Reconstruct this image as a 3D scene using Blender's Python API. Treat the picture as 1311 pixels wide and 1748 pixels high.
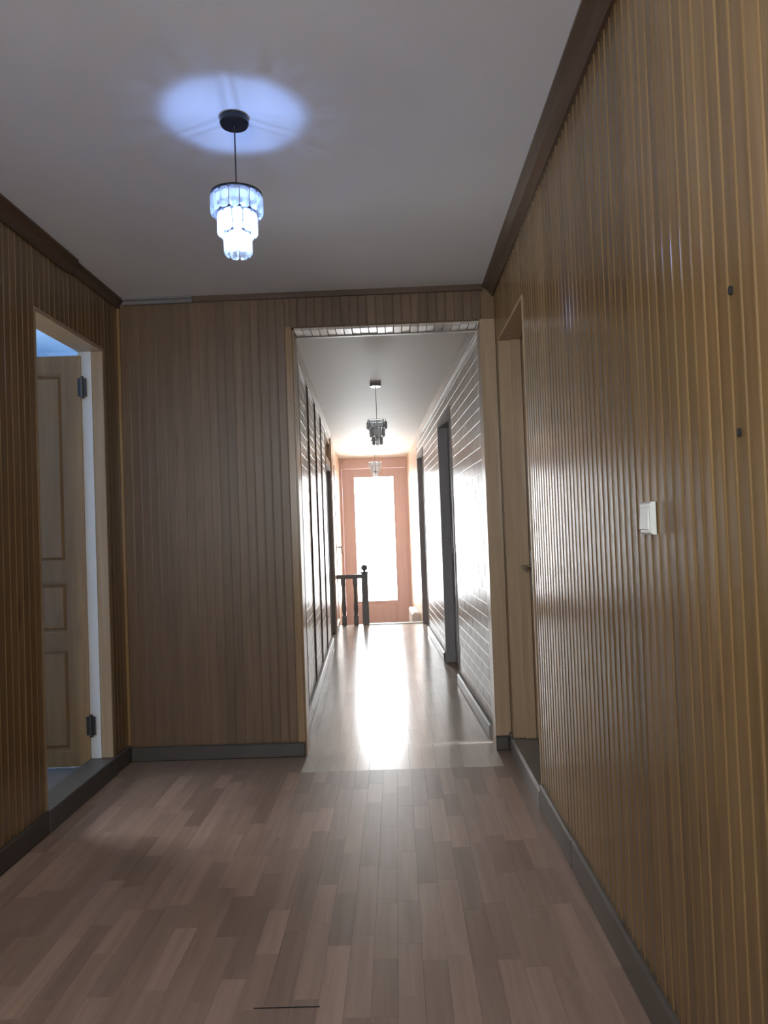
import bpy, bmesh, math, random
from mathutils import Vector, Matrix
random.seed(7)
R = math.radians
sc = bpy.context.scene
for o in list(bpy.data.objects):
    bpy.data.objects.remove(o)
COL = sc.collection

# ------------------------------------------------------------------ camera
EYE = 1.157
F_PX = 1275.0
cam_d = bpy.data.cameras.new('camera')
cam = bpy.data.objects.new('camera', cam_d); COL.objects.link(cam)
cam_d.sensor_fit = 'VERTICAL'; cam_d.sensor_height = 36.0
cam_d.lens = 36.0 * F_PX / 1748.0
cam_d.clip_start = 0.02
cam.location = (0, 0, EYE)
cam.rotation_euler = (Matrix.Rotation(R(0.9), 3, 'Z') @ Matrix.Rotation(R(91.4), 3, 'X')
                      @ Matrix.Rotation(R(-2.1), 3, 'Z')).to_euler()
sc.camera = cam

# ------------------------------------------------------------------ dimensions (metres)
XL, XR, YF, YR, ZC = -1.436, 0.555, 3.91, -1.6, 2.428      # hall room: left, right, far wall, rear wall, ceiling
PHI = R(2.2)                                               # the corridor runs slightly askew to the room
VX0, VX1, VZ0, VZ1 = -1.15, -0.05, 1.15, 2.15              # second window, in the rear wall
HL, HR, HC, HE = -0.41, 0.643, 2.29, 11.6                  # corridor: left, right, ceiling, end
FE = 9.3                                                   # corridor floor ends at the stair
OL, OR_, OZ = -0.517, 0.487, 2.232                         # corridor opening in the far wall
DL0, DL1, DLZ = 2.985, 3.683, 2.10                         # open doorway, left wall
DR0, DR1, DRZ = 3.07, 3.82, 2.115                          # closed doorway, right wall
WY0, WY1, WZ0, WZ1 = -0.95, 0.15, 1.25, 2.25               # window in the left wall, behind the camera

def hw(x, y, z=0.0):
    c, s = math.cos(PHI), math.sin(PHI)
    return (c*x - s*y, s*x + c*y, z)

# ------------------------------------------------------------------ sky, daylight portals, exposure
SKY = 12.0
world = bpy.data.worlds.new('overcast_sky'); sc.world = world
world.use_nodes = True
wn = world.node_tree.nodes; wl = world.node_tree.links
bg = wn['Background']; bg.inputs['Strength'].default_value = SKY
bg.inputs['Color'].default_value = (0.95, 0.98, 1.0, 1)
def portal(name, loc, rot, w, h):
    l = bpy.data.lights.new(name, 'AREA'); l.shape = 'RECTANGLE'; l.size = w; l.size_y = h
    l.cycles.is_portal = True
    o = bpy.data.objects.new(name, l); COL.objects.link(o); o.location = loc; o.rotation_euler = rot
    return o
portal('daylight_portal_corridor', hw(0.12, HE + 0.10, 1.03), (R(-90), 0, PHI), 0.66, 1.98)
portal('daylight_portal_room', (XL - 0.13, (WY0+WY1)/2, (WZ0+WZ1)/2), (0, R(-90), 0), WZ1-WZ0, WY1-WY0)
portal('daylight_portal_rear', ((VX0+VX1)/2, YR - 0.16, (VZ0+VZ1)/2), (R(90), 0, 0), VX1-VX0, VZ1-VZ0)
portal('daylight_portal_bedroom', (-4.16, 4.0, 1.5), (0, R(-90), 0), 1.2, 1.5)
sc.view_settings.view_transform = 'Standard'
sc.view_settings.look = 'None'
sc.view_settings.exposure = 1.12
sc.view_settings.gamma = 1.0
sc.view_settings.use_curve_mapping = False
sc.cycles.max_bounces = 10
sc.cycles.diffuse_bounces = 5
sc.cycles.glossy_bounces = 6
sc.cycles.transparent_max_bounces = 24
sc.cycles.caustics_reflective = True
sc.cycles.blur_glossy = 0.6
sc.cycles.caustics_refractive = False
sc.cycles.sample_clamp_indirect = 6.0
sc.cycles.use_denoising = True

# ------------------------------------------------------------------ materials
def new_mat(name):
    m = bpy.data.materials.new(name); m.use_nodes = True
    nt = m.node_tree
    return m, nt, nt.nodes['Principled BSDF']

def plain(name, col, rough=0.5, metal=0.0, noise=0.0, nscale=20.0, bump=0.0, spec=0.5, emit=None, estr=0):
    m, nt, b = new_mat(name)
    b.inputs['Base Color'].default_value = (*col, 1)
    b.inputs['Roughness'].default_value = rough
    b.inputs['Metallic'].default_value = metal
    b.inputs['Specular IOR Level'].default_value = spec
    if noise or bump:
        tc = nt.nodes.new('ShaderNodeTexCoord')
        n = nt.nodes.new('ShaderNodeTexNoise'); n.inputs['Scale'].default_value = nscale
        n.inputs['Detail'].default_value = 4
        nt.links.new(tc.outputs['Object'], n.inputs['Vector'])
        if noise:
            r = nt.nodes.new('ShaderNodeMapRange')
            r.inputs[3].default_value = 1 - noise; r.inputs[4].default_value = 1 + noise
            nt.links.new(n.outputs['Fac'], r.inputs[0])
            mx = nt.nodes.new('ShaderNodeVectorMath'); mx.operation = 'SCALE'
            mx.inputs[0].default_value = col
            nt.links.new(r.outputs[0], mx.inputs['Scale'])
            nt.links.new(mx.outputs[0], b.inputs['Base Color'])
        if bump:
            bp = nt.nodes.new('ShaderNodeBump'); bp.inputs['Strength'].default_value = bump
            bp.inputs['Distance'].default_value = 0.004
            nt.links.new(n.outputs['Fac'], bp.inputs['Height'])
            nt.links.new(bp.outputs[0], b.inputs['Normal'])
    if emit:
        b.inputs['Emission Color'].default_value = (*emit, 1)
        b.inputs['Emission Strength'].default_value = estr
    return m

def wood(name, dark, light, grain='Z', rough=0.25, vary=0.25, coat=0.0, knots=0.0, spec=0.5, bump=0.05, hue=0.0):
    """grained timber; every object gets its own tone and its own piece of grain"""
    m, nt, b = new_mat(name)
    N, L = nt.nodes, nt.links
    tc = N.new('ShaderNodeTexCoord'); oi = N.new('ShaderNodeObjectInfo')
    off = N.new('ShaderNodeVectorMath'); off.operation = 'SCALE'; off.inputs[0].default_value = (13.1, 7.7, 21.3)
    L.new(oi.outputs['Random'], off.inputs['Scale'])
    add = N.new('ShaderNodeVectorMath'); add.operation = 'ADD'
    L.new(tc.outputs['Object'], add.inputs[0]); L.new(off.outputs[0], add.inputs[1])
    mp = N.new('ShaderNodeMapping')
    s = {'X': (1.2, 26, 26), 'Y': (26, 1.2, 26), 'Z': (26, 26, 1.2)}[grain]
    mp.inputs['Scale'].default_value = s
    L.new(add.outputs[0], mp.inputs['Vector'])
    n = N.new('ShaderNodeTexNoise'); n.inputs['Scale'].default_value = 1.6; n.inputs['Detail'].default_value = 5
    n.inputs['Distortion'].default_value = 0.4
    L.new(mp.outputs[0], n.inputs['Vector'])
    cr = N.new('ShaderNodeValToRGB')
    cr.color_ramp.elements[0].position = 0.32; cr.color_ramp.elements[0].color = (*dark, 1)
    cr.color_ramp.elements[1].position = 0.68; cr.color_ramp.elements[1].color = (*light, 1)
    L.new(n.outputs['Fac'], cr.inputs['Fac'])
    mr = N.new('ShaderNodeMapRange'); mr.inputs[3].default_value = 1 - vary; mr.inputs[4].default_value = 1 + vary
    L.new(oi.outputs['Random'], mr.inputs[0])
    sc_ = N.new('ShaderNodeVectorMath'); sc_.operation = 'SCALE'
    L.new(cr.outputs['Color'], sc_.inputs[0]); L.new(mr.outputs[0], sc_.inputs['Scale'])
    out = sc_.outputs[0]
    if knots:
        mk = N.new('ShaderNodeMapping')
        mk.inputs['Scale'].default_value = {'X': (2.2, 9, 9), 'Y': (9, 2.2, 9), 'Z': (9, 9, 2.2)}[grain]
        L.new(add.outputs[0], mk.inputs['Vector'])
        v = N.new('ShaderNodeTexVoronoi'); v.inputs['Scale'].default_value = 0.9
        L.new(mk.outputs[0], v.inputs['Vector'])
        kr = N.new('ShaderNodeMapRange'); kr.inputs[1].default_value = 0.05; kr.inputs[2].default_value = 0.17
        kr.inputs[3].default_value = knots; kr.inputs[4].default_value = 0
        L.new(v.outputs['Distance'], kr.inputs[0])
        mx = N.new('ShaderNodeMix'); mx.data_type = 'RGBA'
        L.new(kr.outputs[0], mx.inputs['Factor']); L.new(out, mx.inputs[6])
        mx.inputs[7].default_value = (dark[0]*0.35, dark[1]*0.3, dark[2]*0.3, 1)
        out = mx.outputs[2]
    L.new(out, b.inputs['Base Color'])
    b.inputs['Roughness'].default_value = rough
    b.inputs['Specular IOR Level'].default_value = spec
    b.inputs['Coat Weight'].default_value = coat
    b.inputs['Coat Roughness'].default_value = 0.12
    if bump:
        bp = N.new('ShaderNodeBump'); bp.inputs['Strength'].default_value = bump; bp.inputs['Distance'].default_value = 0.002
        L.new(n.outputs['Fac'], bp.inputs['Height']); L.new(bp.outputs[0], b.inputs['Normal'])
    return m

M = {}
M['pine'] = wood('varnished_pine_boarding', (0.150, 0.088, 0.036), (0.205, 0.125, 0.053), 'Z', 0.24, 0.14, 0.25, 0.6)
M['pine_shaded'] = wood('pine_boarding_shade_in_colour', (0.118, 0.068, 0.036), (0.160, 0.096, 0.052), 'Z', 0.40, 0.12, 0.0, 0.5)  # same pine, with the far wall's shade put into its colour
M['pine_door'] = wood('varnished_pine_door', (0.225, 0.130, 0.052), (0.295, 0.178, 0.075), 'Z', 0.30, 0.05, 0.2, 0.3)
M['pine_leaf'] = wood('light_pine_door_leaf', (0.36, 0.21, 0.085), (0.46, 0.28, 0.12), 'Z', 0.30, 0.04, 0.2, 0.3)
M['pine_trim'] = wood('pale_pine_lining', (0.36, 0.25, 0.15), (0.45, 0.325, 0.20), 'Z', 0.35, 0.05)
M['backing'] = plain('brown_wall_backing', (0.20, 0.12, 0.055), 0.6)
M['crown'] = wood('dark_stained_crown', (0.075, 0.042, 0.024), (0.115, 0.066, 0.038), 'Y', 0.35, 0.05)
M['crown_x'] = wood('grey_painted_crown', (0.16, 0.14, 0.14), (0.22, 0.20, 0.20), 'X', 0.30, 0.05)
M['crown_dx'] = wood('dark_stained_crown_crosswise', (0.085, 0.05, 0.032), (0.12, 0.072, 0.046), 'X', 0.35, 0.05)
M['base_dark'] = plain('dark_grey_baseboard', (0.070, 0.060, 0.052), 0.38, noise=0.2, nscale=8)
M['base_mid'] = plain('worn_grey_baseboard', (0.105, 0.092, 0.082), 0.33, noise=0.25, nscale=6)
M['base_pale'] = plain('pale_grey_baseboard', (0.27, 0.255, 0.235), 0.34, noise=0.15, nscale=9)
M['stone_dark'] = plain('dark_grey_stone_threshold', (0.085, 0.080, 0.075), 0.4, noise=0.3, nscale=25)
M['stone'] = plain('grey_stone_threshold', (0.16, 0.15, 0.14), 0.28, noise=0.3, nscale=25)
M['ceiling'] = plain('off_white_ceiling_paint', (0.86, 0.87, 0.89), 0.75, noise=0.05, nscale=2.5, bump=0.03)
M['ceiling_hall'] = plain('cream_ceiling_paint', (0.88, 0.84, 0.78), 0.6, noise=0.03, nscale=3, bump=0.02)
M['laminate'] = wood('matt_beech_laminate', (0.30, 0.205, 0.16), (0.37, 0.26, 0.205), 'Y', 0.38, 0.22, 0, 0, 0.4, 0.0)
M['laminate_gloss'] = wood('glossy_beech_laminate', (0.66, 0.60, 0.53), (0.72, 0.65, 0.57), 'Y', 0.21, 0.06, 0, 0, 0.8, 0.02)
M['joint'] = plain('brown_floor_joint', (0.30, 0.21, 0.16), 0.6)
M['brick'] = plain('glossy_taupe_brick_cladding', (0.62, 0.565, 0.51), 0.33, noise=0.2, nscale=30, bump=0.15, spec=0.5)
M['mortar'] = plain('pale_mortar', (0.74, 0.70, 0.65), 0.3)
M['soffit'] = wood('soffit_boards_glare_in_colour', (0.52, 0.46, 0.40), (0.62, 0.56, 0.49), 'Y', 0.25, 0.15, 0.2)  # varnished boards whose colour is paled for the glare out of the corridor
M['cornice'] = plain('glossy_cream_cornice', (0.62, 0.58, 0.53), 0.2, noise=0.1, nscale=40)
M['batten'] = wood('dark_brown_batten', (0.17, 0.14, 0.12), (0.21, 0.175, 0.15), 'Z', 0.4, 0.1)
M['batten_dark'] = plain('dark_cap_strip', (0.05, 0.045, 0.04), 0.5)
M['dark_door'] = wood('dark_door_glare_in_colour', (0.34, 0.33, 0.34), (0.38, 0.37, 0.375), 'Z', 0.5, 0.04, spec=0.3)  # dark doors, lightened in colour to stand for the veil of glare
M['teal_glass'] = plain('dark_blue_grey_glass', (0.06, 0.10, 0.12), 0.12)
M['peach'] = plain('peach_wall_paint', (0.84, 0.64, 0.49), 0.35, noise=0.04, nscale=4)
M['peach_wood'] = wood('peach_painted_boards', (0.70, 0.50, 0.36), (0.80, 0.59, 0.44), 'Z', 0.3, 0.12)
M['red'] = plain('red_wall_paled_for_haze', (0.70, 0.55, 0.56), 0.4, noise=0.05, nscale=5)  # lens haze over the red end wall is mixed into this colour
M['red_wood'] = wood('red_door_paled_for_haze', (0.66, 0.52, 0.53), (0.72, 0.575, 0.585), 'Z', 0.35, 0.02)  # door red with the same haze put into its tones
M['white'] = plain('white_paint', (0.74, 0.74, 0.72), 0.35, noise=0.03)
M['rear_wall'] = plain('cream_rear_wall', (0.62, 0.55, 0.44), 0.7)
M['blue_wall'] = plain('pale_blue_bedroom_paint', (0.38, 0.60, 0.88), 0.7, noise=0.03)
M['grey_floor'] = plain('grey_bedroom_floor', (0.13, 0.13, 0.135), 0.45, noise=0.35, nscale=4)
M['steel'] = plain('worn_steel', (0.32, 0.31, 0.30), 0.38, 1.0)
M['dark_steel'] = plain('dark_steel', (0.10, 0.095, 0.09), 0.4, 1.0)
M['brass'] = plain('dull_bronze', (0.24, 0.20, 0.15), 0.35, 1.0)
M['black_metal'] = plain('black_chrome', (0.035, 0.038, 0.045), 0.18, 0.6)
M['chrome'] = plain('dark_chrome', (0.45, 0.46, 0.48), 0.12, 1.0)
M['cord'] = plain('black_cord', (0.03, 0.03, 0.035), 0.5)
M['switch'] = plain('white_switch_plastic', (0.70, 0.72, 0.68), 0.3)
M['rail'] = plain('dark_railing_glare_in_colour', (0.19, 0.21, 0.24), 0.4)  # dark railing, its colour lifted for glare from the glass door
M['hole'] = plain('black_hole', (0.012, 0.010, 0.009), 0.9)
M['stair'] = plain('grey_stair_concrete', (0.34, 0.31, 0.29), 0.5)
M['bulb'] = plain('led_bulb', (0.9, 0.95, 1), 0.4, emit=(0.50, 0.70, 1.0), estr=30)

def glassy(name, tint, tr, gloss, rough=0.03, diffuse=0.0, dcol=(1, 1, 1)):
    m = bpy.data.materials.new(name); m.use_nodes = True
    nt = m.node_tree; N, L = nt.nodes, nt.links
    N.clear()
    out = N.new('ShaderNodeOutputMaterial')
    t = N.new('ShaderNodeBsdfTransparent'); t.inputs['Color'].default_value = (*tint, 1)
    g = N.new('ShaderNodeBsdfGlossy'); g.inputs['Roughness'].default_value = rough
    fr = N.new('ShaderNodeFresnel'); fr.inputs['IOR'].default_value = gloss
    mix = N.new('ShaderNodeMixShader')
    L.new(fr.outputs[0], mix.inputs[0]); L.new(t.outputs[0], mix.inputs[1]); L.new(g.outputs[0], mix.inputs[2])
    last = mix
    if diffuse:
        d = N.new('ShaderNodeBsdfTranslucent'); d.inputs['Color'].default_value = (*dcol, 1)
        m2 = N.new('ShaderNodeMixShader'); m2.inputs[0].default_value = diffuse
        L.new(last.outputs[0], m2.inputs[1]); L.new(d.outputs[0], m2.inputs[2]); last = m2
    L.new(last.outputs[0], out.inputs['Surface'])
    return m
M['pane'] = glassy('clear_window_glass', (0.97, 0.98, 0.98), 1, 1.45)
M['crystal'] = glassy('clear_crystal', (0.92, 0.94, 0.96), 1, 1.65, 0.06, 0.36)

# ------------------------------------------------------------------ mesh helpers
class MB:
    def __init__(s): s.v = []; s.f = []
    def box(s, x0, x1, y0, y1, z0, z1):
        k = len(s.v)
        s.v += [(x0,y0,z0),(x1,y0,z0),(x1,y1,z0),(x0,y1,z0),(x0,y0,z1),(x1,y0,z1),(x1,y1,z1),(x0,y1,z1)]
        s.f += [tuple(k+i for i in q) for q in ((0,3,2,1),(4,5,6,7),(0,1,5,4),(1,2,6,5),(2,3,7,6),(3,0,4,7))]
        return s
    def cbox(s, x0, x1, y0, y1, z0, z1, c, ax='Z', top=True):
        """box with its +ax (or -ax) face chamfered by c"""
        k = len(s.v)
        lo = {'X': (x0, x1), 'Y': (y0, y1), 'Z': (z0, z1)}[ax]
        a, bb = lo if top else (lo[1], lo[0])
        sg = 1 if bb > a else -1
        rects = [(a, 0), (bb - sg*c, 0), (bb, c)]
        for h, i in rects:
            if ax == 'Z': q = [(x0+i,y0+i,h),(x1-i,y0+i,h),(x1-i,y1-i,h),(x0+i,y1-i,h)]
            elif ax == 'Y': q = [(x0+i,h,z0+i),(x0+i,h,z1-i),(x1-i,h,z1-i),(x1-i,h,z0+i)]
            else: q = [(h,y0+i,z0+i),(h,y1-i,z0+i),(h,y1-i,z1-i),(h,y0+i,z1-i)]
            s.v += q
        faces = [(3,2,1,0),(8,9,10,11)]
        for r in (0, 4):
            for i in range(4):
                j = (i+1) % 4
                faces.append((k*0+r+i, r+j, r+4+j, r+4+i))
        for q in faces:
            q = tuple(k+i for i in q)
            s.f.append(q if sg > 0 else q[::-1])
        return s
    def extrude(s, prof, axis, a, b, cap=True):
        """closed 2-D profile swept along an axis; prof pairs are (y,z), (x,z) or (x,y)"""
        k = len(s.v); n = len(prof)
        for t in (a, b):
            for p, q in prof:
                s.v.append({'X': (t,p,q), 'Y': (p,t,q), 'Z': (p,q,t)}[axis])
        for i in range(n):
            j = (i+1) % n
            s.f.append((k+i, k+j, k+n+j, k+n+i))
        if cap:
            s.f.append(tuple(k+i for i in range(n))[::-1]); s.f.append(tuple(k+n+i for i in range(n)))
        return s
    def lathe(s, prof, seg=24, c=(0,0,0)):
        k = len(s.v); n = len(prof)
        for i in range(seg):
            a = 2*math.pi*i/seg
            for r, z in prof:
                s.v.append((c[0]+r*math.cos(a), c[1]+r*math.sin(a), c[2]+z))
        for i in range(seg):
            j = (i+1) % seg
            for m in range(n-1):
                s.f.append((k+i*n+m, k+j*n+m, k+j*n+m+1, k+i*n+m+1))
        return s
    def tube(s, p0, p1, r, seg=10):
        p0, p1 = Vector(p0), Vector(p1); d = (p1-p0).normalized()
        u = d.orthogonal().normalized(); w = d.cross(u); k = len(s.v)
        for p in (p0, p1):
            for i in range(seg):
                a = 2*math.pi*i/seg
                s.v.append(tuple(p + r*(math.cos(a)*u + math.sin(a)*w)))
        for i in range(seg):
            j = (i+1) % seg
            s.f.append((k+i, k+j, k+seg+j, k+seg+i))
        s.f.append(tuple(k+i for i in range(seg))[::-1]); s.f.append(tuple(k+seg+i for i in range(seg)))
        return s
    def mesh(s, name, mat, smooth=False):
        me = bpy.data.meshes.new(name); me.from_pydata(s.v, [], s.f)
        bm = bmesh.new(); bm.from_mesh(me); bmesh.ops.recalc_face_normals(bm, faces=bm.faces)
        bm.to_mesh(me); bm.free()
        if smooth:
            for p in me.polygons: p.use_smooth = True
        me.materials.append(mat); me.update()
        return me

def put(name, me, parent=None, loc=(0,0,0), rz=0.0):
    o = bpy.data.objects.new(name, me); COL.objects.link(o)
    o.location = loc; o.rotation_euler = (0, 0, rz)
    if parent is not None: o.parent = parent
    return o
def obj(name, mb, mat, parent=None, loc=(0,0,0), rz=0.0, smooth=False):
    return put(name, mb.mesh(name, mat, smooth), parent, loc, rz)
def tag(o, label, cat=None, group=None, kind=None):
    o['label'] = label
    if cat: o['category'] = cat
    if group: o['group'] = group
    if kind: o['kind'] = kind
    return o
def struct(name, mb, mat, label, cat, loc=(0,0,0), rz=0.0):
    return tag(obj(name, mb, mat, None, loc, rz), label, cat, None, 'structure')
def empty(name, loc, rz=0.0):
    return put(name, None, None, loc, rz)

# ------------------------------------------------------------------ beaded boarding
PW = 0.046
def board_mesh(w, z0, z1, mat):
    """tongue-and-groove board with a bead along one edge: width X, face +Y, length Z"""
    pr = [(0.0002, -0.008), (w-0.0002, -0.008), (w-0.0002, -0.0008), (w-0.0012, 0.0)]
    if w > 0.03:
        pr += [(0.0094, 0.0), (0.0080, -0.0006), (0.0068, 0.0005), (0.0048, 0.0018), (0.0026, 0.0012), (0.0002, -0.0008)]
    else:
        pr += [(0.002, 0.0), (0.0002, -0.0012)]
    if mat is M['pine_shaded']:                      # flatter boards on the far wall
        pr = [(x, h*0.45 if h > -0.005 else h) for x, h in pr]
    return MB().extrude(pr, 'Z', z0, z1).mesh('board', mat)
_bc = {}
def boards(parent, start, length, spot, rz, z0, z1, mat):
    """boards side by side; spot(u) gives the place of a board whose local x starts at u"""
    u = start; end = start + length
    while u < end - 0.004:
        w = min(PW, end - u)
        key = (round(w, 3), round(z0, 3), round(z1, 3), mat.name)
        if key not in _bc: _bc[key] = board_mesh(w, z0, z1, mat)
        put('board', _bc[key], parent, spot(u), rz + R(random.uniform(-0.12, 0.12)))
        u += w

# ------------------------------------------------------------------ large structure: hall room
# floor of the room: laminate strips laid lengthwise
SW = 0.066
def lay_floor(parent, x0, x1, y0, y1, mat, cap, lens=(0.24, 0.30, 0.36, 0.44)):
    cells = []
    x = x0; col = 0
    while x < x1 - 0.003:
        w = min(SW, x1 - x)
        y = y1 + random.uniform(-0.2, 0.0) * (1 if col else 0); first = True
        y = y1
        ln = random.uniform(0.06, 0.44)
        while y > y0 + 0.004:
            a = max(y0, y - ln)
            cells.append((x, x+w, a, y)); y = a
            ln = random.choice(lens)
        x += w; col += 1
    # the nearest pieces show largest
    cells.sort(key=lambda c: c[2])
    cache = {}; rest = MB()
    for i, (a, b, c, d) in enumerate(cells):
        g = 0.00015
        if i < cap:
            key = (round(b-a, 3), round(d-c, 3))
            if key not in cache:
                cache[key] = MB().cbox(g, b-a-g, g, d-c-g, -0.004, 0.0, 0.0002).mesh('floor_strip', mat)
            put('floor_strip', cache[key], parent, (a, c, 0))
        else:
            rest.cbox(a+g, b-g, c+g, d-g, -0.004, 0.0, 0.0002)
    if rest.v:
        o = obj('floor_strips', rest, mat, parent); o['kind'] = 'stuff'

floor = struct('floor', MB().box(XL-0.12, XR+0.16, YR, 3.64, -0.45, -0.004), M['joint'],
               'matt reddish beech laminate floor of the panelled room', 'floor')
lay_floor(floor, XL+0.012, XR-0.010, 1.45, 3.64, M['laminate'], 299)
fr_ = MB()
x = XL + 0.012
while x < XR - 0.012:
    w = min(SW, XR - 0.010 - x); y = 1.45
    while y > YR:
        a = max(YR, y - random.choice((0.3, 0.4, 0.5)))
        fr_.cbox(x+0.0004, x+w-0.0004, a+0.0004, y-0.0004, -0.004, 0.0, 0.0002); y = a
    x += w
o = obj('floor_strips', fr_, M['laminate'], floor); o['kind'] = 'stuff'
tag(obj('joint_gap', MB().box(-0.392, -0.230, 1.848, 1.852, -0.003, 0.0006), M['hole'], floor), 'open dark joint between two strips')

# corridor floor (its front edge lies a hand's breadth in front of the opening)
floor2 = struct('floor_corridor', MB().box(HL-0.16, HR+0.16, 4.05, FE, -0.12, -0.004),
                M['joint'], 'glossy pale laminate floor of the corridor, mirroring the glass door', 'floor', (0, 0, 0), PHI)
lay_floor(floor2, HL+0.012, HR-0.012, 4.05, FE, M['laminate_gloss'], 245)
# strips in front of and inside the opening
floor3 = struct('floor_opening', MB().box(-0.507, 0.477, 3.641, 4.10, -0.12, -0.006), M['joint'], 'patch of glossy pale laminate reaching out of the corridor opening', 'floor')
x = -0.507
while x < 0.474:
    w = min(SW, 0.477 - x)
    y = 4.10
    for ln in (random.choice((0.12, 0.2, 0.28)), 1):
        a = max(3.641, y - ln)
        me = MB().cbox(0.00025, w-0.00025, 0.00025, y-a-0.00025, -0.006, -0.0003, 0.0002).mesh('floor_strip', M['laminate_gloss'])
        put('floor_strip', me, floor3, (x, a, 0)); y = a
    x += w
struct('trim_opening_floor', MB().box(XL-0.12, -0.507, 3.64, YF+0.1, -0.45, -0.0005).box(-0.507, -0.49, 3.64, 4.02, -0.12, -0.0005).box(0.477, XR+0.16, 3.64, YF+0.1, -0.45, -0.0005),
       M['laminate'], 'strip of matt laminate at the foot of the far wall', 'floor')

struct('floor_subfloor', MB().box(-4.1, 3.2, YR-0.15, 9.4, -0.62, -0.45), M['stair'], 'grey concrete slab under the floors', 'floor')
ceil = struct('ceiling', MB().box(XL-0.15, XR+0.16, YR-0.15, YF+0.11, ZC, ZC+0.12), M['ceiling'],
              'off white painted ceiling of the panelled room', 'ceiling')

# right wall
wr = struct('wall_right', MB().box(XR+0.008, XR+0.158, YR, DR0, 0, ZC).box(XR+0.008, XR+0.158, DR0, DR1, DRZ, ZC).box(XR+0.008, XR+0.158, DR1, YF+0.11, 0, ZC)
            .box(XR+0.16, XR+0.22, DR0-0.3, DR1+0.1, 0, ZC),
            M['backing'], 'right wall clad in vertical varnished pine boards', 'wall')
spot = lambda u: (XR, u, 0)
boards(wr, YR+0.01, DR0-YR-0.01, spot, R(90), 0.01, ZC-0.002, M['pine'])
boards(wr, DR0, DR1-DR0, spot, R(90), DRZ, ZC-0.002, M['pine'])
boards(wr, DR1, YF-DR1, spot, R(90), 0.01, ZC-0.002, M['pine'])
for y, z, s in ((1.205, 1.523, 0.0055), (1.198, 1.292, 0.0050)):
    tag(obj('nail_hole', MB().lathe([(0, 0.0), (s, 0.0), (s, 0.004), (0, 0.004)], 10), M['hole'], wr, (0, 0, 0)), 'small dark hole in a board')
    h = wr.children[-1]; h.location = (XR-0.0003, y, z); h.rotation_euler = (0, R(-90), 0); h.scale = (1.4, 1, 1)

# left wall
wlft = struct('wall_left', MB().box(XL-0.118, XL-0.008, YR, WY0, 0, ZC).box(XL-0.118, XL-0.008, WY1, DL0, 0, ZC).box(XL-0.118, XL-0.008, WY0, WY1, 0, WZ0).box(XL-0.118, XL-0.008, WY0, WY1, WZ1, ZC).box(XL-0.118, XL-0.008, DL0, DL1+0.018, DLZ+0.018, ZC).box(XL-0.118, XL-0.008, DL1+0.018, YF+0.11, 0, ZC),
              M['backing'], 'left wall clad in vertical varnished pine boards', 'wall')
spot = lambda u: (XL, -u, 0)
boards(wlft, -DL0, DL0-WY1, spot, R(-90), 0.01, ZC-0.002, M['pine'])
boards(wlft, -WY1, WY1-WY0, spot, R(-90), 0.01, WZ0, M['pine'])
boards(wlft, -WY1, WY1-WY0, spot, R(-90), WZ1, ZC-0.002, M['pine'])
boards(wlft, -WY0, WY0-YR-0.01, spot, R(-90), 0.01, ZC-0.002, M['pine'])
boards(wlft, -(DL1+0.0), DL1-DL0, spot, R(-90), DLZ+0.002, ZC-0.002, M['pine'])
boards(wlft, -YF, YF-DL1-0.001, spot, R(-90), 0.01, ZC-0.002, M['pine'])

# far wall with the corridor opening
wf = struct('wall_far', MB().box(XL-0.118, OL, YF+0.008, YF+0.11, 0, ZC).box(OL, OR_, YF+0.008, YF+0.11, OZ+0.012, ZC).box(OR_, XR+0.008, YF+0.008, YF+0.11, 0, ZC),
            M['backing'], 'far wall clad in vertical pine boards around the corridor opening', 'wall')
spot = lambda u: (-u, YF, 0)
boards(wf, -(OL-0.030), (OL-0.030)-XL, spot, R(180), 0.01, ZC-0.002, M['pine_shaded'])
boards(wf, -OR_, OR_-OL+0.030, spot, R(180), OZ+0.014, ZC-0.002, M['pine_shaded'])
# rear wall, behind the camera
struct('wall_rear', MB().box(XL-0.118, VX0, YR-0.15, YR, 0, ZC).box(VX1, XR+0.158, YR-0.15, YR, 0, ZC).box(VX0, VX1, YR-0.15, YR, 0, VZ0).box(VX0, VX1, YR-0.15, YR, VZ1, ZC), M['rear_wall'], 'cream rear wall behind the viewer with a window', 'wall')
wm = MB()
for a, b, c, d in ((WY0, WY1, WZ0, WZ0+0.05), (WY0, WY1, WZ1-0.05, WZ1), (WY0, WY0+0.05, WZ0+0.05, WZ1-0.05), (WY1-0.05, WY1, WZ0+0.05, WZ1-0.05), (-0.43, -0.37, WZ0+0.05, WZ1-0.05)):
    wm.box(XL-0.10, XL-0.04, a, b, c, d)
w1 = struct('window_1', wm, M['white'], 'white framed window in the left wall behind the viewer', 'window')
obj('pane', MB().box(XL-0.073, XL-0.069, WY0+0.05, -0.43, WZ0+0.05, WZ1-0.05), M['pane'], w1)
obj('pane', MB().box(XL-0.073, XL-0.069, -0.37, WY1-0.05, WZ0+0.05, WZ1-0.05), M['pane'], w1)

wm = MB()
for a, b, c, d in ((VX0, VX1, VZ0, VZ0+0.05), (VX0, VX1, VZ1-0.05, VZ1), (VX0, VX0+0.05, VZ0+0.05, VZ1-0.05), (VX1-0.05, VX1, VZ0+0.05, VZ1-0.05)):
    wm.box(a, b, YR-0.11, YR-0.05, c, d)
w3 = struct('window_3', wm, M['white'], 'white framed window in the rear wall behind the viewer', 'window')
obj('pane', MB().box(VX0+0.05, VX1-0.05, YR-0.083, YR-0.079, VZ0+0.05, VZ1-0.05), M['pane'], w3)

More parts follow.
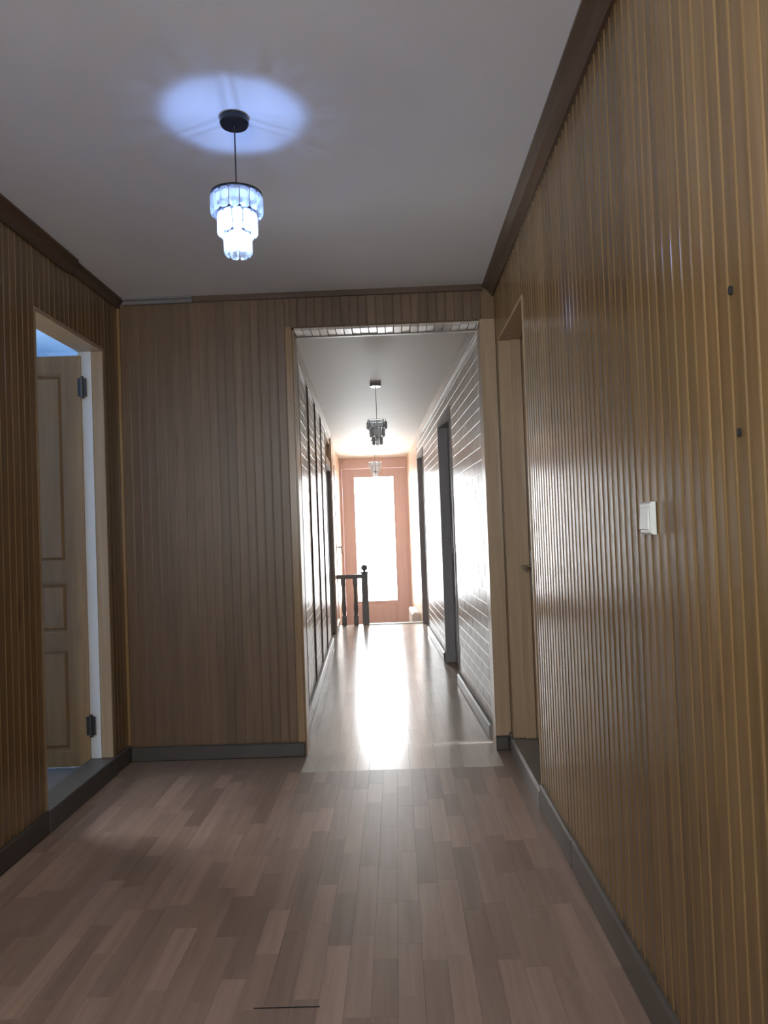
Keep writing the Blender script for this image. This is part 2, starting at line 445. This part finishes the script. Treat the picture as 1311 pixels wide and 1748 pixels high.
# ------------------------------------------------------------------ trims of the room
def crown_prof(w, h, sx):
    return [(0, 0), (sx*w, 0), (sx*w, -0.008), (sx*w*0.55, -h*0.45), (sx*0.012, -h+0.006), (sx*0.012, -h), (0, -h)]
struct('trim_crown_right', MB().extrude([(XR+p, ZC+q) for p, q in crown_prof(0.058, 0.062, -1)], 'Y', YR, YF), M['crown'],
       'dark wooden crown strip between ceiling and right wall', 'trim')
struct('trim_crown_left', MB().extrude([(XL+p, ZC+q) for p, q in crown_prof(0.048, 0.066, 1)], 'Y', YR, 3.32), M['crown'],
       'longer nearer piece of dark wooden crown strip above the left wall', 'trim')
struct('trim_crown_left_short', MB().extrude([(XL+p, ZC+q) for p, q in crown_prof(0.034, 0.050, 1)], 'Y', 3.325, YF), M['crown'],
       'short thinner piece of dark crown strip over the open door', 'trim')
struct('trim_crown_far_grey', MB().box(XL+0.036, -1.03, YF-0.030, YF, ZC-0.012, ZC).box(XL+0.036, -1.03, YF-0.016, YF, ZC-0.022, ZC-0.012).box(XL+0.036, -1.03, YF-0.024, YF, ZC-0.034, ZC-0.022),
       M['crown_x'], 'grey ribbed crown strip at the left of the far wall', 'trim')
struct('trim_crown_far_dark', MB().box(-1.028, XR-0.06, YF-0.018, YF, ZC-0.030, ZC), M['crown_dx'],
       'thin dark crown strip along the far wall above the corridor opening', 'trim')
struct('trim_corner_left', MB().box(XL, XL+0.014, YF-0.014, YF, 0.075, ZC-0.05), M['pine_door'], 'thin pine corner bead where left and far walls meet', 'trim')
struct('trim_opening_left', MB().box(OL-0.030, OL+0.003, YF-0.010, YF+0.006, 0.075, OZ+0.012).box(OL, OL+0.012, YF+0.006, YF+0.125, 0.0, OZ), M['pine_door'],
       'plain pine jamb on the left of the corridor opening', 'trim')
struct('trim_opening_right', MB().box(OR_-0.012, XR-0.001, YF-0.012, YF+0.006, 0.075, OZ+0.012).box(OR_-0.012, OR_, YF+0.006, YF+0.125, 0.0, OZ), M['pine_trim'],
       'plain pine jamb on the right of the corridor opening', 'trim')
# soffit of the lintel, short boards across its depth
sf = struct('trim_soffit', MB().box(OL+0.012, OR_-0.012, YF+0.008, YF+0.125, OZ+0.006, OZ+0.012), M['backing'], 'boarded underside of the lintel over the corridor opening', 'trim')
x = OL + 0.013
while x < OR_ - 0.015:
    w = min(0.044, OR_ - 0.013 - x)
    me = MB().cbox(0.0012, w-0.0012, 0, 0.122, -0.006, 0.006, 0.002, 'Z', False).mesh('board', M['soffit'])
    b_ = put('board', me, sf, (x, YF+0.002, OZ)); b_.rotation_euler = (R(random.uniform(-1.2, 1.2)), R(random.uniform(-1.5, 1.5)), 0); x += w
struct('trim_lintel_back', MB().box(OL-0.07, OR_+0.04, YF+0.126, YF+0.15, OZ-0.012, HC), M['batten'], 'thin dark strip closing the lintel on the corridor side', 'trim')

struct('baseboard_left', MB().cbox(XL, XL+0.014, YR, DL0, 0, 0.086, 0.006, 'X').cbox(XL, XL+0.014, DL1+0.018, YF, 0, 0.086, 0.006, 'X'), M['base_dark'],
       'dark grey baseboard along the left wall', 'baseboard')
struct('baseboard_far', MB().cbox(XL+0.014, OL+0.003, YF-0.024, YF-0.010, 0, 0.074, 0.006, 'Y', False).cbox(OR_-0.012, XR-0.014, YF-0.026, YF-0.012, 0, 0.074, 0.006, 'Y', False), M['base_dark'],
       'dark grey baseboard along the far wall', 'baseboard')
br = struct('baseboard_right', MB().cbox(XR-0.014, XR, YR, 2.52, 0, 0.108, 0.007, 'X', False).cbox(XR-0.014, XR, 2.523, DR0, 0, 0.104, 0.007, 'X', False).cbox(XR-0.014, XR, DR1, YF-0.012, 0, 0.092, 0.007, 'X', False),
            M['base_mid'], 'worn grey baseboard along the right wall', 'baseboard')

# ------------------------------------------------------------------ left doorway: lining, threshold, open door, bedroom beyond
struct('trim_door_left', MB().box(XL-0.052, XL+0.002, DL1, DL1+0.018, 0.089, DLZ).box(XL-0.118, XL+0.002, DL0, DL1+0.018, DLZ, DLZ+0.018).box(XL-0.118, XL+0.001, DL0-0.0, DL0+0.012, 0.089, DLZ),
       M['pine_trim'], 'pale pine lining of the open left doorway', 'trim')
struct('trim_door_left_white', MB().box(XL-0.118, XL-0.053, DL1-0.008, DL1+0.018, 0.089, DLZ), M['white'], 'white painted rear half of the left doorway lining', 'trim')
struct('trim_threshold_left', MB().cbox(XL-0.112, XL+0.016, DL0, DL1+0.018, 0, 0.088, 0.004), M['stone_dark'], 'raised dark grey stone threshold of the open left doorway', 'threshold')

d1 = empty('door_1', (XL-0.103, DL1+0.012, 0.058), R(2.0))
tag(d1, 'pine panel door standing open in the left doorway', 'door', None, 'structure')
LW, LH = 0.665, 2.02
lf = MB()
T = 0.038
cols = [(-0.285, -0.085), (-0.58, -0.38)]
rows = [(0.075, 0.575), (0.650, 0.905), (0.995, LH-0.085)]
lf.box(-0.085, 0, -T, 0, 0, LH).box(-0.38, -0.285, -T, 0, 0, LH).box(-LW, -0.58, -T, 0, 0, LH)
for a, b in cols:
    zs = [0] + [q for r in rows for q in r] + [LH]
    for i in range(0, len(zs), 2): lf.box(a, b, -T, 0, zs[i], zs[i+1])
obj('leaf_frame', lf, M['pine_leaf'], d1)
def raised_panel(x0, x1, z0, z1, yf, mat, parent):
    mb = MB()
    c = 0.05
    mb.box(x0-0.004, x1+0.004, yf-0.0, yf+0.008, z0-0.004, z1+0.004)
    mb.cbox(x0+0.018, x1-0.018, yf-0.011, yf+0.002, z0+0.018, z1-0.018, 0.011, 'Y', False)
    # moulding round the panel
    for a, b, e, f in ((x0, x1, z0, z0+0.012), (x0, x1, z1-0.012, z1), (x0, x0+0.012, z0+0.012, z1-0.012), (x1-0.012, x1, z0+0.012, z1-0.012)):
        mb.box(a, b, yf-0.012, yf, e, f)
    return obj('panel', mb, mat, parent)
for a, b in cols:
    for c, d in rows: raised_panel(a, b, c, d, -T+0.016, M['pine_leaf'], d1)
for z in (0.195, 1.86):
    h = MB().tube((0.010, -T-0.004, z-0.055), (0.010, -T-0.004, z+0.055), 0.008, 10).box(-0.012, 0.030, -T-0.006, -T-0.001, z-0.045, z+0.045)
    tag(obj('hinge', h, M['dark_steel'], d1), 'dark steel hinge')

struct('floor_bedroom', MB().box(-4.1, XL-0.121, 1.7, 5.7, -0.45, 0.045).box(XL-0.121, XL-0.113, DL0, DL1, -0.1, 0.045), M['grey_floor'], 'grey floor of the bedroom beyond the open left door', 'floor')
struct('ceiling_bedroom', MB().box(-4.1, XL-0.118, 1.7, 5.7, 2.6, 2.7), M['blue_wall'], 'pale blue ceiling of the bedroom beyond the left door', 'ceiling')
struct('wall_bedroom_far', MB().box(-4.1, XL-0.118, 5.6, 5.7, 0, 2.6), M['blue_wall'], 'pale blue far wall of the bedroom beyond the left door', 'wall')
struct('wall_bedroom_near', MB().box(-4.1, XL-0.118, 1.7, 1.8, 0, 2.6), M['blue_wall'], 'pale blue near wall of the bedroom beyond the left door', 'wall')
struct('wall_bedroom_side', MB().box(XL-0.124, XL-0.119, 1.8, 2.93, 0, 2.6).box(XL-0.124, XL-0.119, DL1+0.02, 5.6, 0, 2.6).box(XL-0.13, XL-0.119, 1.8, 5.6, ZC, 2.6), M['white'], 'white bedroom side of the wall that holds the open left door', 'wall')
struct('wall_bedroom_left', MB().box(-4.1, -4.0, 1.8, 5.6, 0, 0.9).box(-4.1, -4.0, 1.8, 5.6, 2.1, 2.6).box(-4.1, -4.0, 1.8, 3.25, 0.9, 2.1).box(-4.1, -4.0, 4.75, 5.6, 0.9, 2.1), M['blue_wall'], 'pale blue outer wall of the bedroom with a window', 'wall')
w2m = MB()
for a, b, c, d in ((3.25, 4.75, 0.9, 0.95), (3.25, 4.75, 2.05, 2.1), (3.25, 3.3, 0.95, 2.05), (4.7, 4.75, 0.95, 2.05), (3.97, 4.03, 0.95, 2.05)):
    w2m.box(-4.08, -4.03, a, b, c, d)
w2 = struct('window_2', w2m, M['white'], 'white framed bedroom window beyond the left door', 'window')
obj('pane', MB().box(-4.057, -4.053, 3.3, 3.97, 0.95, 2.05), M['pane'], w2)
obj('pane', MB().box(-4.057, -4.053, 4.03, 4.7, 0.95, 2.05), M['pane'], w2)

# ------------------------------------------------------------------ right doorway: lining, threshold, closed door
struct('trim_door_right', MB().box(XR-0.001, XR+0.060, DR1-0.012, DR1, 0.085, DRZ).box(XR+0.060, XR+0.110, DR1-0.030, DR1, 0.085, DRZ).box(XR, XR+0.11, DR0, DR1-0.012, DRZ-0.012, DRZ).box(XR-0.004, XR+0.11, DR0, DR0+0.012, 0.085, DRZ-0.012),
       M['pine_trim'], 'pale pine lining of the closed right doorway', 'trim')
struct('trim_threshold_right', MB().cbox(XR-0.016, XR+0.125, DR0, DR1, 0, 0.082, 0.010), M['stone'], 'raised grey stone threshold of the closed right doorway', 'threshold')
d2 = empty('door_2', (XR+0.112, DR0+0.012, 0.088))
tag(d2, 'closed pine panel door recessed in the right wall', 'door', None, 'structure')
W2, H2 = DR1-DR0-0.026, DRZ-0.012-0.092
lf = MB(); T = 0.036
cols = [(0.10, W2/2-0.045), (W2/2+0.045, W2-0.10)]
for a, b in ((0, 0.10), (W2/2-0.045, W2/2+0.045), (W2-0.10, W2)): lf.box(0, T, a, b, 0, H2)
rows2 = [(0.11, 0.60), (0.70, 0.92), (1.02, H2-0.10)]
for a, b in cols:
    zs = [0] + [q for r in rows2 for q in r] + [H2]
    for i in range(0, len(zs), 2): lf.box(0, T, a, b, zs[i], zs[i+1])
obj('leaf_frame', lf, M['pine_door'], d2)
for a, b in cols:
    for c, d in rows2:
        obj('panel', MB().box(0.014, 0.022, a-0.004, b+0.004, c-0.004, d+0.004).cbox(0.005, 0.016, a+0.02, b-0.02, c+0.02, d-0.02, 0.010, 'X', False), M['pine_door'], d2)
hd = MB().cbox(-0.005, 0.0, W2-0.075, W2-0.030, 0.70, 0.94, 0.002, 'X', False).tube((-0.001, W2-0.052, 0.86), (-0.045, W2-0.052, 0.86), 0.008).tube((-0.042, W2-0.047, 0.86), (-0.042, W2-0.165, 0.855), 0.0075)
tag(obj('handle', hd, M['brass'], d2), 'dull metal lever handle on a long plate')

# light switch
sw = empty('light_switch', (XR-0.0022, 1.633, 1.127))
tag(sw, 'white single rocker light switch on the right pine wall', 'switch')
obj('back_plate', MB().cbox(-0.012, 0.0, -0.036, 0.036, 0, 0.070, 0.004, 'X', False), M['switch'], sw)
obj('rocker', MB().extrude([(-0.0115, 0.010), (-0.0165, 0.012), (-0.0135, 0.058), (-0.0115, 0.060)], 'Y', -0.026, 0.026), M['switch'], sw)

# ------------------------------------------------------------------ corridor shell (corridor coordinates, turned by PHI)
def hstruct(name, mb, mat, label, cat): return struct(name, mb, mat, label, cat, (0, 0, 0), PHI)
hstruct('ceiling_corridor', MB().box(HL-0.1, HR+0.1, 4.06, HE+0.1, HC, HC+0.1), M['ceiling_hall'], 'cream ceiling of the corridor', 'ceiling')

def bricks(parent, side, spans, cap=290):
    """running-bond cladding on x = HL (side 1) or HR (side -1)"""
    X = HL if side > 0 else HR
    rh, rl = 0.072, 0.235
    cells = []
    for (y0, y1, z0, z1) in spans:
        k = 0; z = 0.085
        while z < HC - 0.01:
            y = 4.03 - (0.5*rl if k % 2 else 0)
            while y < y1:
                a, b = max(y, y0), min(y + rl, y1); c, d = max(z, z0), min(z + rh, z1)
                if b - a > 0.03 and d - c > 0.02: cells.append((a, b, c, d))
                y += rl
            z += rh; k += 1
    cells.sort(key=lambda c: c[0])
    rest = MB(); cache = {}
    g = 0.003
    for i, (a, b, c, d) in enumerate(cells):
        L_, h_ = b-a, d-c
        if i < cap:
            key = (round(L_, 3), round(h_, 3))
            if key not in cache:
                m = MB()
                if side > 0: m.cbox(-0.004, 0.0, g, L_-g, g, h_-g, 0.0012, 'X')
                else: m.cbox(0.0, 0.004, g, L_-g, g, h_-g, 0.0012, 'X', False)
                cache[key] = m.mesh('brick', M['brick'])
            p = put('brick', cache[key], parent, (X + random.uniform(-0.0003, 0.0003), a, c))
            p.rotation_euler = (0, R(random.uniform(-0.3, 0.3)), R(random.uniform(-0.15, 0.15)))
        else:
            if side > 0: rest.cbox(X-0.004, X, a+g, b-g, c+g, d-g, 0.0012, 'X')
            else: rest.cbox(X, X+0.004, a+g, b-g, c+g, d-g, 0.0012, 'X', False)
    if rest.v:
        o = obj('bricks', rest, M['brick'], parent); o['kind'] = 'stuff'

# left side: brick cladding, door with transom, peach boards
LD0, LD1 = 7.68, 8.62
whl = hstruct('wall_corridor_left', MB().box(HL-0.12, HL-0.0015, 4.03, LD0, 0, HC).box(HL-0.12, HL-0.0015, LD0, LD1, 2.20, HC).box(HL-0.16, HL-0.12, LD0-0.1, LD1+0.1, 0, HC), M['mortar'],
              'corridor left wall of glossy taupe bricks divided by dark battens', 'wall')
bricks(whl, 1, [(4.03, LD0-0.04, 0.085, HC-0.07), (LD0-0.04, LD1, 2.215, HC-0.07)])
for y in (4.68, 5.44, 6.20, 6.95):
    obj('batten', MB().cbox(HL-0.002, HL+0.010, y-0.014, y+0.014, 0.088, HC-0.065, 0.004, 'X'), M['batten'], whl)
whl2 = hstruct('wall_corridor_left_far', MB().box(HL-0.12, HL-0.006, LD1, HE, -0.5, HC), M['peach'], 'peach boarded stretch of the corridor left wall beside the stair', 'wall')
u = LD1 + 0.06
while u < HE - 0.02:
    w = min(0.14, HE - u)
    if not (9.5 < u + w*0.5 < 10.45):
        obj('board', MB().cbox(HL-0.006, HL+0.004, u+0.003, u+w-0.003, -0.4, HC-0.002, 0.004, 'X'), M['peach_wood'], whl2)
    u += w
obj('batten', MB().cbox(HL-0.004, HL+0.02, LD1, LD1+0.055, 0.0, HC-0.002, 0.004, 'X'), M['peach_wood'], whl2)

# right side: brick cladding with two dark doors, then peach plaster
RD = ((5.53, 6.50), (8.26, 9.23))
DT = 2.07
m = MB().box(HR+0.0015, HR+0.12, 4.03, RD[0][0], 0, HC).box(HR+0.0015, HR+0.12, RD[0][1], RD[1][0], 0, HC)
for a, b in RD: m.box(HR+0.0015, HR+0.12, a, b, DT, HC).box(HR+0.12, HR+0.16, a-0.1, b+0.1, 0, HC)
whr = hstruct('wall_corridor_right', m, M['mortar'], 'corridor right wall of glossy taupe bricks with two dark doors', 'wall')
bricks(whr, -1, [(4.03, RD[0][0], 0.085, HC-0.07), (RD[0][1], RD[1][0], 0.085, HC-0.07), (RD[0][0], RD[0][1], DT+0.002, HC-0.07), (RD[1][0], RD[1][1], DT+0.002, HC-0.07)])
hstruct('wall_corridor_right_far', MB().box(HR, HR+0.12, RD[1][1], HE, -0.5, HC), M['peach'], 'peach painted stretch of the corridor right wall beside the stair', 'wall')

# cornices and baseboards of the corridor
def cornice(sx, X): return [(X, HC), (X+sx*0.030, HC), (X+sx*0.030, HC-0.012), (X+sx*0.012, HC-0.050), (X+sx*0.010, HC-0.062), (X, HC-0.062)]
hstruct('trim_cornice_left', MB().extrude(cornice(1, HL), 'Y', 4.07, LD1), M['cornice'], 'glossy cream cornice along the corridor left wall', 'trim')
hstruct('trim_cornice_right', MB().extrude(cornice(-1, HR), 'Y', 4.07, RD[1][0]), M['cornice'], 'glossy cream cornice along the corridor right wall', 'trim')
hstruct('baseboard_corridor_left', MB().cbox(HL, HL+0.026, 4.07, LD0-0.02, 0, 0.080, 0.008, 'X').cbox(HL, HL+0.026, LD1+0.055, FE, 0, 0.08, 0.008, 'X'), M['base_pale'], 'pale grey baseboard along the corridor left wall', 'baseboard')
hstruct('baseboard_corridor_right', MB().cbox(HR-0.022, HR, 4.07, RD[0][0], 0, 0.080, 0.008, 'X', False).cbox(HR-0.022, HR, RD[0][1], RD[1][0], 0, 0.080, 0.008, 'X', False), M['base_pale'], 'pale grey baseboard along the corridor right wall', 'baseboard')

for nm, x0, x1, y0, y1 in (('baseboard_corridor_left', HL, HL+0.008, 4.07, LD0-0.02), ('baseboard_corridor_right', HR-0.008, HR, 4.07, RD[0][0]), ('baseboard_corridor_right', HR-0.008, HR, RD[0][1], RD[1][0])):
    tag(obj('cap_strip', MB().box(x0, x1, y0, y1, 0.080, 0.088), M['batten_dark'], bpy.data.objects[nm]), 'thin dark cap strip')

# dark doors of the corridor
def dark_door(name, label, y0, y1, side, top, handle_y):
    X = HL if side > 0 else HR
    s = -side
    d = empty(name, hw(X + s*0.075, y0, 0.0), PHI)
    tag(d, label, 'door', None, 'structure')
    W = y1 - y0
    def bx(m, x0, x1, a, b, c, e):
        xs = sorted((s*x0, s*x1)); return m.box(xs[0], xs[1], a, b, c, e)
    fr = MB()
    bx(fr, -0.080, 0.043, 0.0, 0.045, 0, top); bx(fr, -0.080, 0.043, W-0.045, W, 0, top); bx(fr, -0.080, 0.043, 0.045, W-0.045, top-0.045, top)
    obj('door_frame', fr, M['dark_door'], d)
    lf = MB(); a0, a1 = 0.047, W-0.047; H = top-0.048
    mid = (a0+a1)/2
    for p, q in ((a0, a0+0.11), (mid-0.05, mid+0.05), (a1-0.11, a1)): bx(lf, 0, 0.038, p, q, 0.006, H)
    for p, q in ((a0+0.11, mid-0.05), (mid+0.05, a1-0.11)):
        for c, e in ((0.006, 0.13), (0.86, 0.98), (H-0.12, H)): bx(lf, 0, 0.038, p, q, c, e)
    obj('leaf_frame', lf, M['dark_door'], d)
    for p, q in ((a0+0.11, mid-0.05), (mid+0.05, a1-0.11)):
        for c, e in ((0.13, 0.86), (0.98, H-0.12)):
            bx_ = MB(); bx(bx_, 0.012, 0.024, p-0.003, q+0.003, c-0.003, e+0.003); bx(bx_, 0.006, 0.013, p+0.03, q-0.03, c+0.03, e-0.03)
            obj('panel', bx_, M['dark_door'], d)
    hy = handle_y
    hm = MB(); bx(hm, -0.006, 0.0, hy-0.02, hy+0.02, 0.94, 1.13)
    hm.tube((0, hy, 1.06), (-s*0.05, hy, 1.06), 0.008).tube((-s*0.046, hy-0.004, 1.06), (-s*0.046, hy + (0.11 if hy < W/2 else -0.11), 1.055), 0.008)
    tag(obj('handle', hm, M['steel'], d), 'steel lever handle')
    return d
dark_door('door_4', 'dark door in the corridor right wall, the nearer of two', RD[0][0], RD[0][1], -1, DT, RD[0][1]-RD[0][0]-0.10)
dark_door('door_5', 'dark door in the corridor right wall, the farther one next to the stair', RD[1][0], RD[1][1], -1, DT, 0.10)
d3 = dark_door('door_3', 'dark blue grey door with glazed transom in the corridor left wall', LD0, LD1, 1, 1.90, 0.10)
fr = MB()
W = LD1 - LD0
fr.box(-0.043, 0.080, 0, 0.045, 1.90, 2.20).box(-0.043, 0.080, W-0.045, W, 1.90, 2.20).box(-0.043, 0.080, 0.045, W-0.045, 2.165, 2.20).box(-0.043, 0.080, 0.045, W-0.045, 1.90, 1.96)
obj('transom_frame', fr, M['peach_wood'], d3)
tag(obj('pane', MB().box(-0.012, -0.004, 0.045, W-0.045, 1.96, 2.165), M['teal_glass'], d3), 'dark transom pane')

# door beside the stair on the left, peach, with a lever handle
d7 = empty('door_7', hw(HL-0.004, 9.5, -0.34), PHI)
tag(d7, 'peach painted door beside the stair on the corridor left', 'door', None, 'structure')
obj('door_frame', MB().box(0, 0.016, 0, 0.06, 0, 2.35).box(0, 0.016, 0.86, 0.92, 0, 2.35).box(0, 0.016, 0.06, 0.86, 2.29, 2.35), M['peach_wood'], d7)
obj('leaf', MB().cbox(0, 0.008, 0.062, 0.858, 0.004, 2.288, 0.003, 'X'), M['peach_wood'], d7)
for c, e in ((0.2, 0.95), (1.1, 2.15)):
    obj('panel', MB().cbox(0.007, 0.014, 0.18, 0.74, c, e, 0.006, 'X'), M['peach_wood'], d7)
tag(obj('handle', MB().cbox(0.007, 0.012, 0.135, 0.175, 1.16, 1.36, 0.002, 'X').tube((0.01, 0.155, 1.30), (0.075, 0.155, 1.30), 0.009).tube((0.072, 0.155, 1.302), (0.072, 0.25, 1.22), 0.009), M['brass'], d7), 'bronze lever handle')

# end wall and glazed door
PX0, PX1, PZ0, PZ1 = -0.197, 0.437, 0.055, 2.005
EX0, EX1, EZ1 = -0.375, 0.605, 2.13
hstruct('wall_end', MB().box(HL-0.12, EX0, HE, HE+0.12, -0.5, HC).box(EX1, HR+0.12, HE, HE+0.12, -0.5, HC).box(EX0, EX1, HE, HE+0.12, EZ1, HC), M['red'],
        'red end wall of the corridor, paled for haze, around the glazed door', 'wall')
d6 = empty('door_6', hw(0, HE+0.012, -0.335), PHI)
tag(d6, 'red door, paled for haze, with one tall bright glass pane at the corridor end', 'door', None, 'structure')
b0 = -0.335
obj('leaf_frame', MB().box(EX0+0.002, PX0, 0, 0.045, 0, EZ1-0.004-b0).box(PX1, EX1-0.002, 0, 0.045, 0, EZ1-0.004-b0).box(EX0-0.02, EX0+0.03, 0.109, 0.125, 0, EZ1-b0).box(EX1-0.03, EX1+0.02, 0.109, 0.125, 0, EZ1-b0).box(EX0+0.03, EX1-0.03, 0.109, 0.125, EZ1-0.035-b0, EZ1+0.02-b0).box(PX0, PX1, 0, 0.045, 0, PZ0-b0).box(PX0, PX1, 0, 0.045, PZ1-b0, EZ1-0.004-b0), M['red_wood'], d6)
gb = MB()
for a, b, c, e in ((PX0, PX1, PZ0, PZ0+0.014), (PX0, PX1, PZ1-0.014, PZ1), (PX0, PX0+0.014, PZ0+0.014, PZ1-0.014), (PX1-0.014, PX1, PZ0+0.014, PZ1-0.014)):
    gb.box(a, b, -0.006, 0.03, c-b0, e-b0)
obj('glazing_bead', gb, M['red_wood'], d6)
obj('pane', MB().box(PX0+0.012, PX1-0.012, 0.016, 0.022, PZ0+0.012-b0, PZ1-0.012-b0), M['pane'], d6)
tag(obj('panel', MB().cbox(PX0+0.02, PX1-0.02, -0.008, 0.002, 0.06, PZ0-b0-0.05, 0.006, 'Y', False), M['red_wood'], d6), 'low raised panel below the pane')
# stair down at the corridor end
st = hstruct('staircase', MB().box(HL-0.1, HR+0.1, 9.86, HE+0.12, -0.44, -0.34).box(HL-0.1, HR+0.1, 4.06, FE, -0.3, -0.121), M['stair'], 'grey stair leading down at the end of the corridor floor', 'stairs')
obj('step', MB().box(HL, HR, FE, 9.58, -0.29, -0.113), M['stair'], st)
obj('step', MB().box(HL, HR, 9.58, 9.86, -0.40, -0.227), M['stair'], st)
tag(obj('nosing', MB().cbox(-0.03, HR-0.002, 9.20, FE+0.006, -0.03, 0.010, 0.004), M['white'], st), 'white edge strip of the top step')
hstruct('trim_ledge', MB().cbox(HR-0.11, HR, 9.62, 10.4, -0.34, 0.085, 0.02), M['white'], 'white masonry ledge at the foot of the right wall by the stair', 'ledge')

# ------------------------------------------------------------------ stair railing
rl = empty('stair_railing', hw(0, 9.255, 0), PHI)
tag(rl, 'dark blue grey railing with ball topped newel post at the stair', 'railing')
nw = MB().cbox(-0.100, -0.020, -0.040, 0.040, 0, 0.635, 0.004).box(-0.108, -0.012, -0.048, 0.048, 0.635, 0.655)
obj('newel_post', nw, M['rail'], rl)
ball = [(0.0, 0.0), (0.018, 0.0), (0.014, 0.012)] + [(0.040*math.sin(a), 0.048-0.040*math.cos(a)) for a in [0.45+i*(math.pi-0.45)/8 for i in range(9)]]
obj('ball_finial', MB().lathe(ball, 16, (-0.06, 0, 0.655)), M['rail'], rl, smooth=True)
obj('handrail', MB().cbox(-0.408, -0.100, -0.030, 0.030, 0.575, 0.625, 0.008), M['rail'], rl)
for bx_ in (-0.325, -0.180):
    obj('baluster', MB().box(bx_-0.028, bx_+0.028, -0.024, 0.024, 0, 0.12).lathe([(0.022, 0.12), (0.030, 0.20), (0.022, 0.32), (0.019, 0.46), (0.026, 0.50)], 12, (bx_, 0, 0)).box(bx_-0.028, bx_+0.028, -0.024, 0.024, 0.50, 0.578), M['rail'], rl)

# ------------------------------------------------------------------ crystal pendant lamps
def crystal_mesh(w, h, t):
    """faceted oblong drop: face +X, width Y, height Z (hangs down from 0)"""
    m = MB(); c = min(w, h)*0.22; k = 0.35
    out = [(-w/2+c, 0), (w/2-c, 0), (w/2, -c), (w/2, -h+c), (w/2-c, -h), (-w/2+c, -h), (-w/2, -h+c), (-w/2, -c)]
    inn = [(y*0.62, -h/2 + (z+h/2)*0.80) for y, z in out]
    m.v += [(-t/2, y, z) for y, z in inn] + [(0, y, z) for y, z in out] + [(t/2, y, z) for y, z in inn]
    for r in (0, 8):
        for i in range(8):
            j = (i+1) % 8; m.f.append((r+i, r+j, r+8+j, r+8+i))
    m.f.append(tuple(range(8))[::-1]); m.f.append(tuple(16+i for i in range(8)))
    return m.mesh('crystal', M['crystal'])
# tiers: radius, top (below lamp-body top), crystal height, count
TIERS = ((0.073, 0.0, 0.062, 15), (0.054, 0.056, 0.068, 11), (0.036, 0.118, 0.066, 8))
CM = [crystal_mesh(2*math.pi*r/n*0.94, h, 0.012) for r, z, h, n in TIERS]
def pendant(loc, rz, drop, label, lit=False, canopy='black_metal'):
    root = empty('pendant_lamp', loc, rz)
    tag(root, label, 'lamp', 'crystal pendant lamps')
    metal = M[canopy]
    obj('canopy', MB().lathe([(0, 0), (0.042, 0), (0.044, -0.004), (0.044, -0.020), (0.040, -0.026), (0.006, -0.028), (0.004, -0.040), (0, -0.040)], 28), metal, root)
    obj('cord', MB().tube((0, 0, -0.03), (0, 0, -drop-0.02), 0.0022, 8), M['cord'], root)
    z0 = -drop
    stem = MB().tube((0, 0, z0-0.006), (0, 0, z0-0.118), 0.0035, 8)
    obj('stem', stem, metal, root)
    for i, (r, dz, h, n) in enumerate(TIERS):
        z = z0 - dz
        ring = MB().lathe([(r-0.004, 0), (r+0.004, 0), (r+0.004, -0.005), (r-0.004, -0.005), (r-0.004, 0)], 32, (0, 0, z))
        for k in range(3):
            a = 2*math.pi*k/3 + 0.4
            ring.tube((0.002*math.cos(a), 0.002*math.sin(a), z-0.0025), ((r-0.003)*math.cos(a), (r-0.003)*math.sin(a), z-0.0025), 0.0018, 6)
        rg = obj('tier_ring', ring, metal, root)
        for k in range(n):
            a = 2*math.pi*k/n + 0.15*i
            put('crystal', CM[i], rg, (r*math.cos(a), r*math.sin(a), z-0.006), a)
    bulb = MB().lathe([(0.0, -0.006), (0.010, -0.004), (0.013, 0.006), (0.012, 0.022), (0.007, 0.030), (0.0, 0.030)], 14, (0, 0, z0-0.150))
    bo = obj('bulb', bulb, M['bulb'] if lit else M['white'], root, smooth=True)
    if lit:
        l = bpy.data.lights.new('pendant_light', 'POINT'); l.energy = LAMP_W; l.color = (0.27, 0.45, 1.0)
        l.shadow_soft_size = 0.013
        lo = bpy.data.objects.new('pendant_light', l); COL.objects.link(lo); lo.parent = root
        lo.location = (0, 0, z0-0.105)
    return root
LAMP_W = 2.6
pendant((-0.447, 2.235, ZC), 0.2, 0.235, 'lit crystal pendant lamp glowing blue white on the near ceiling', True)
pendant(hw(0.10, 5.73, HC), 0.5, 0.285, 'unlit crystal pendant lamp on the corridor ceiling, the nearer one', False, 'chrome')
pendant(hw(0.122, 9.29, HC), 0.9, 0.275, 'unlit crystal pendant lamp near the glass door at the corridor end', False, 'chrome')
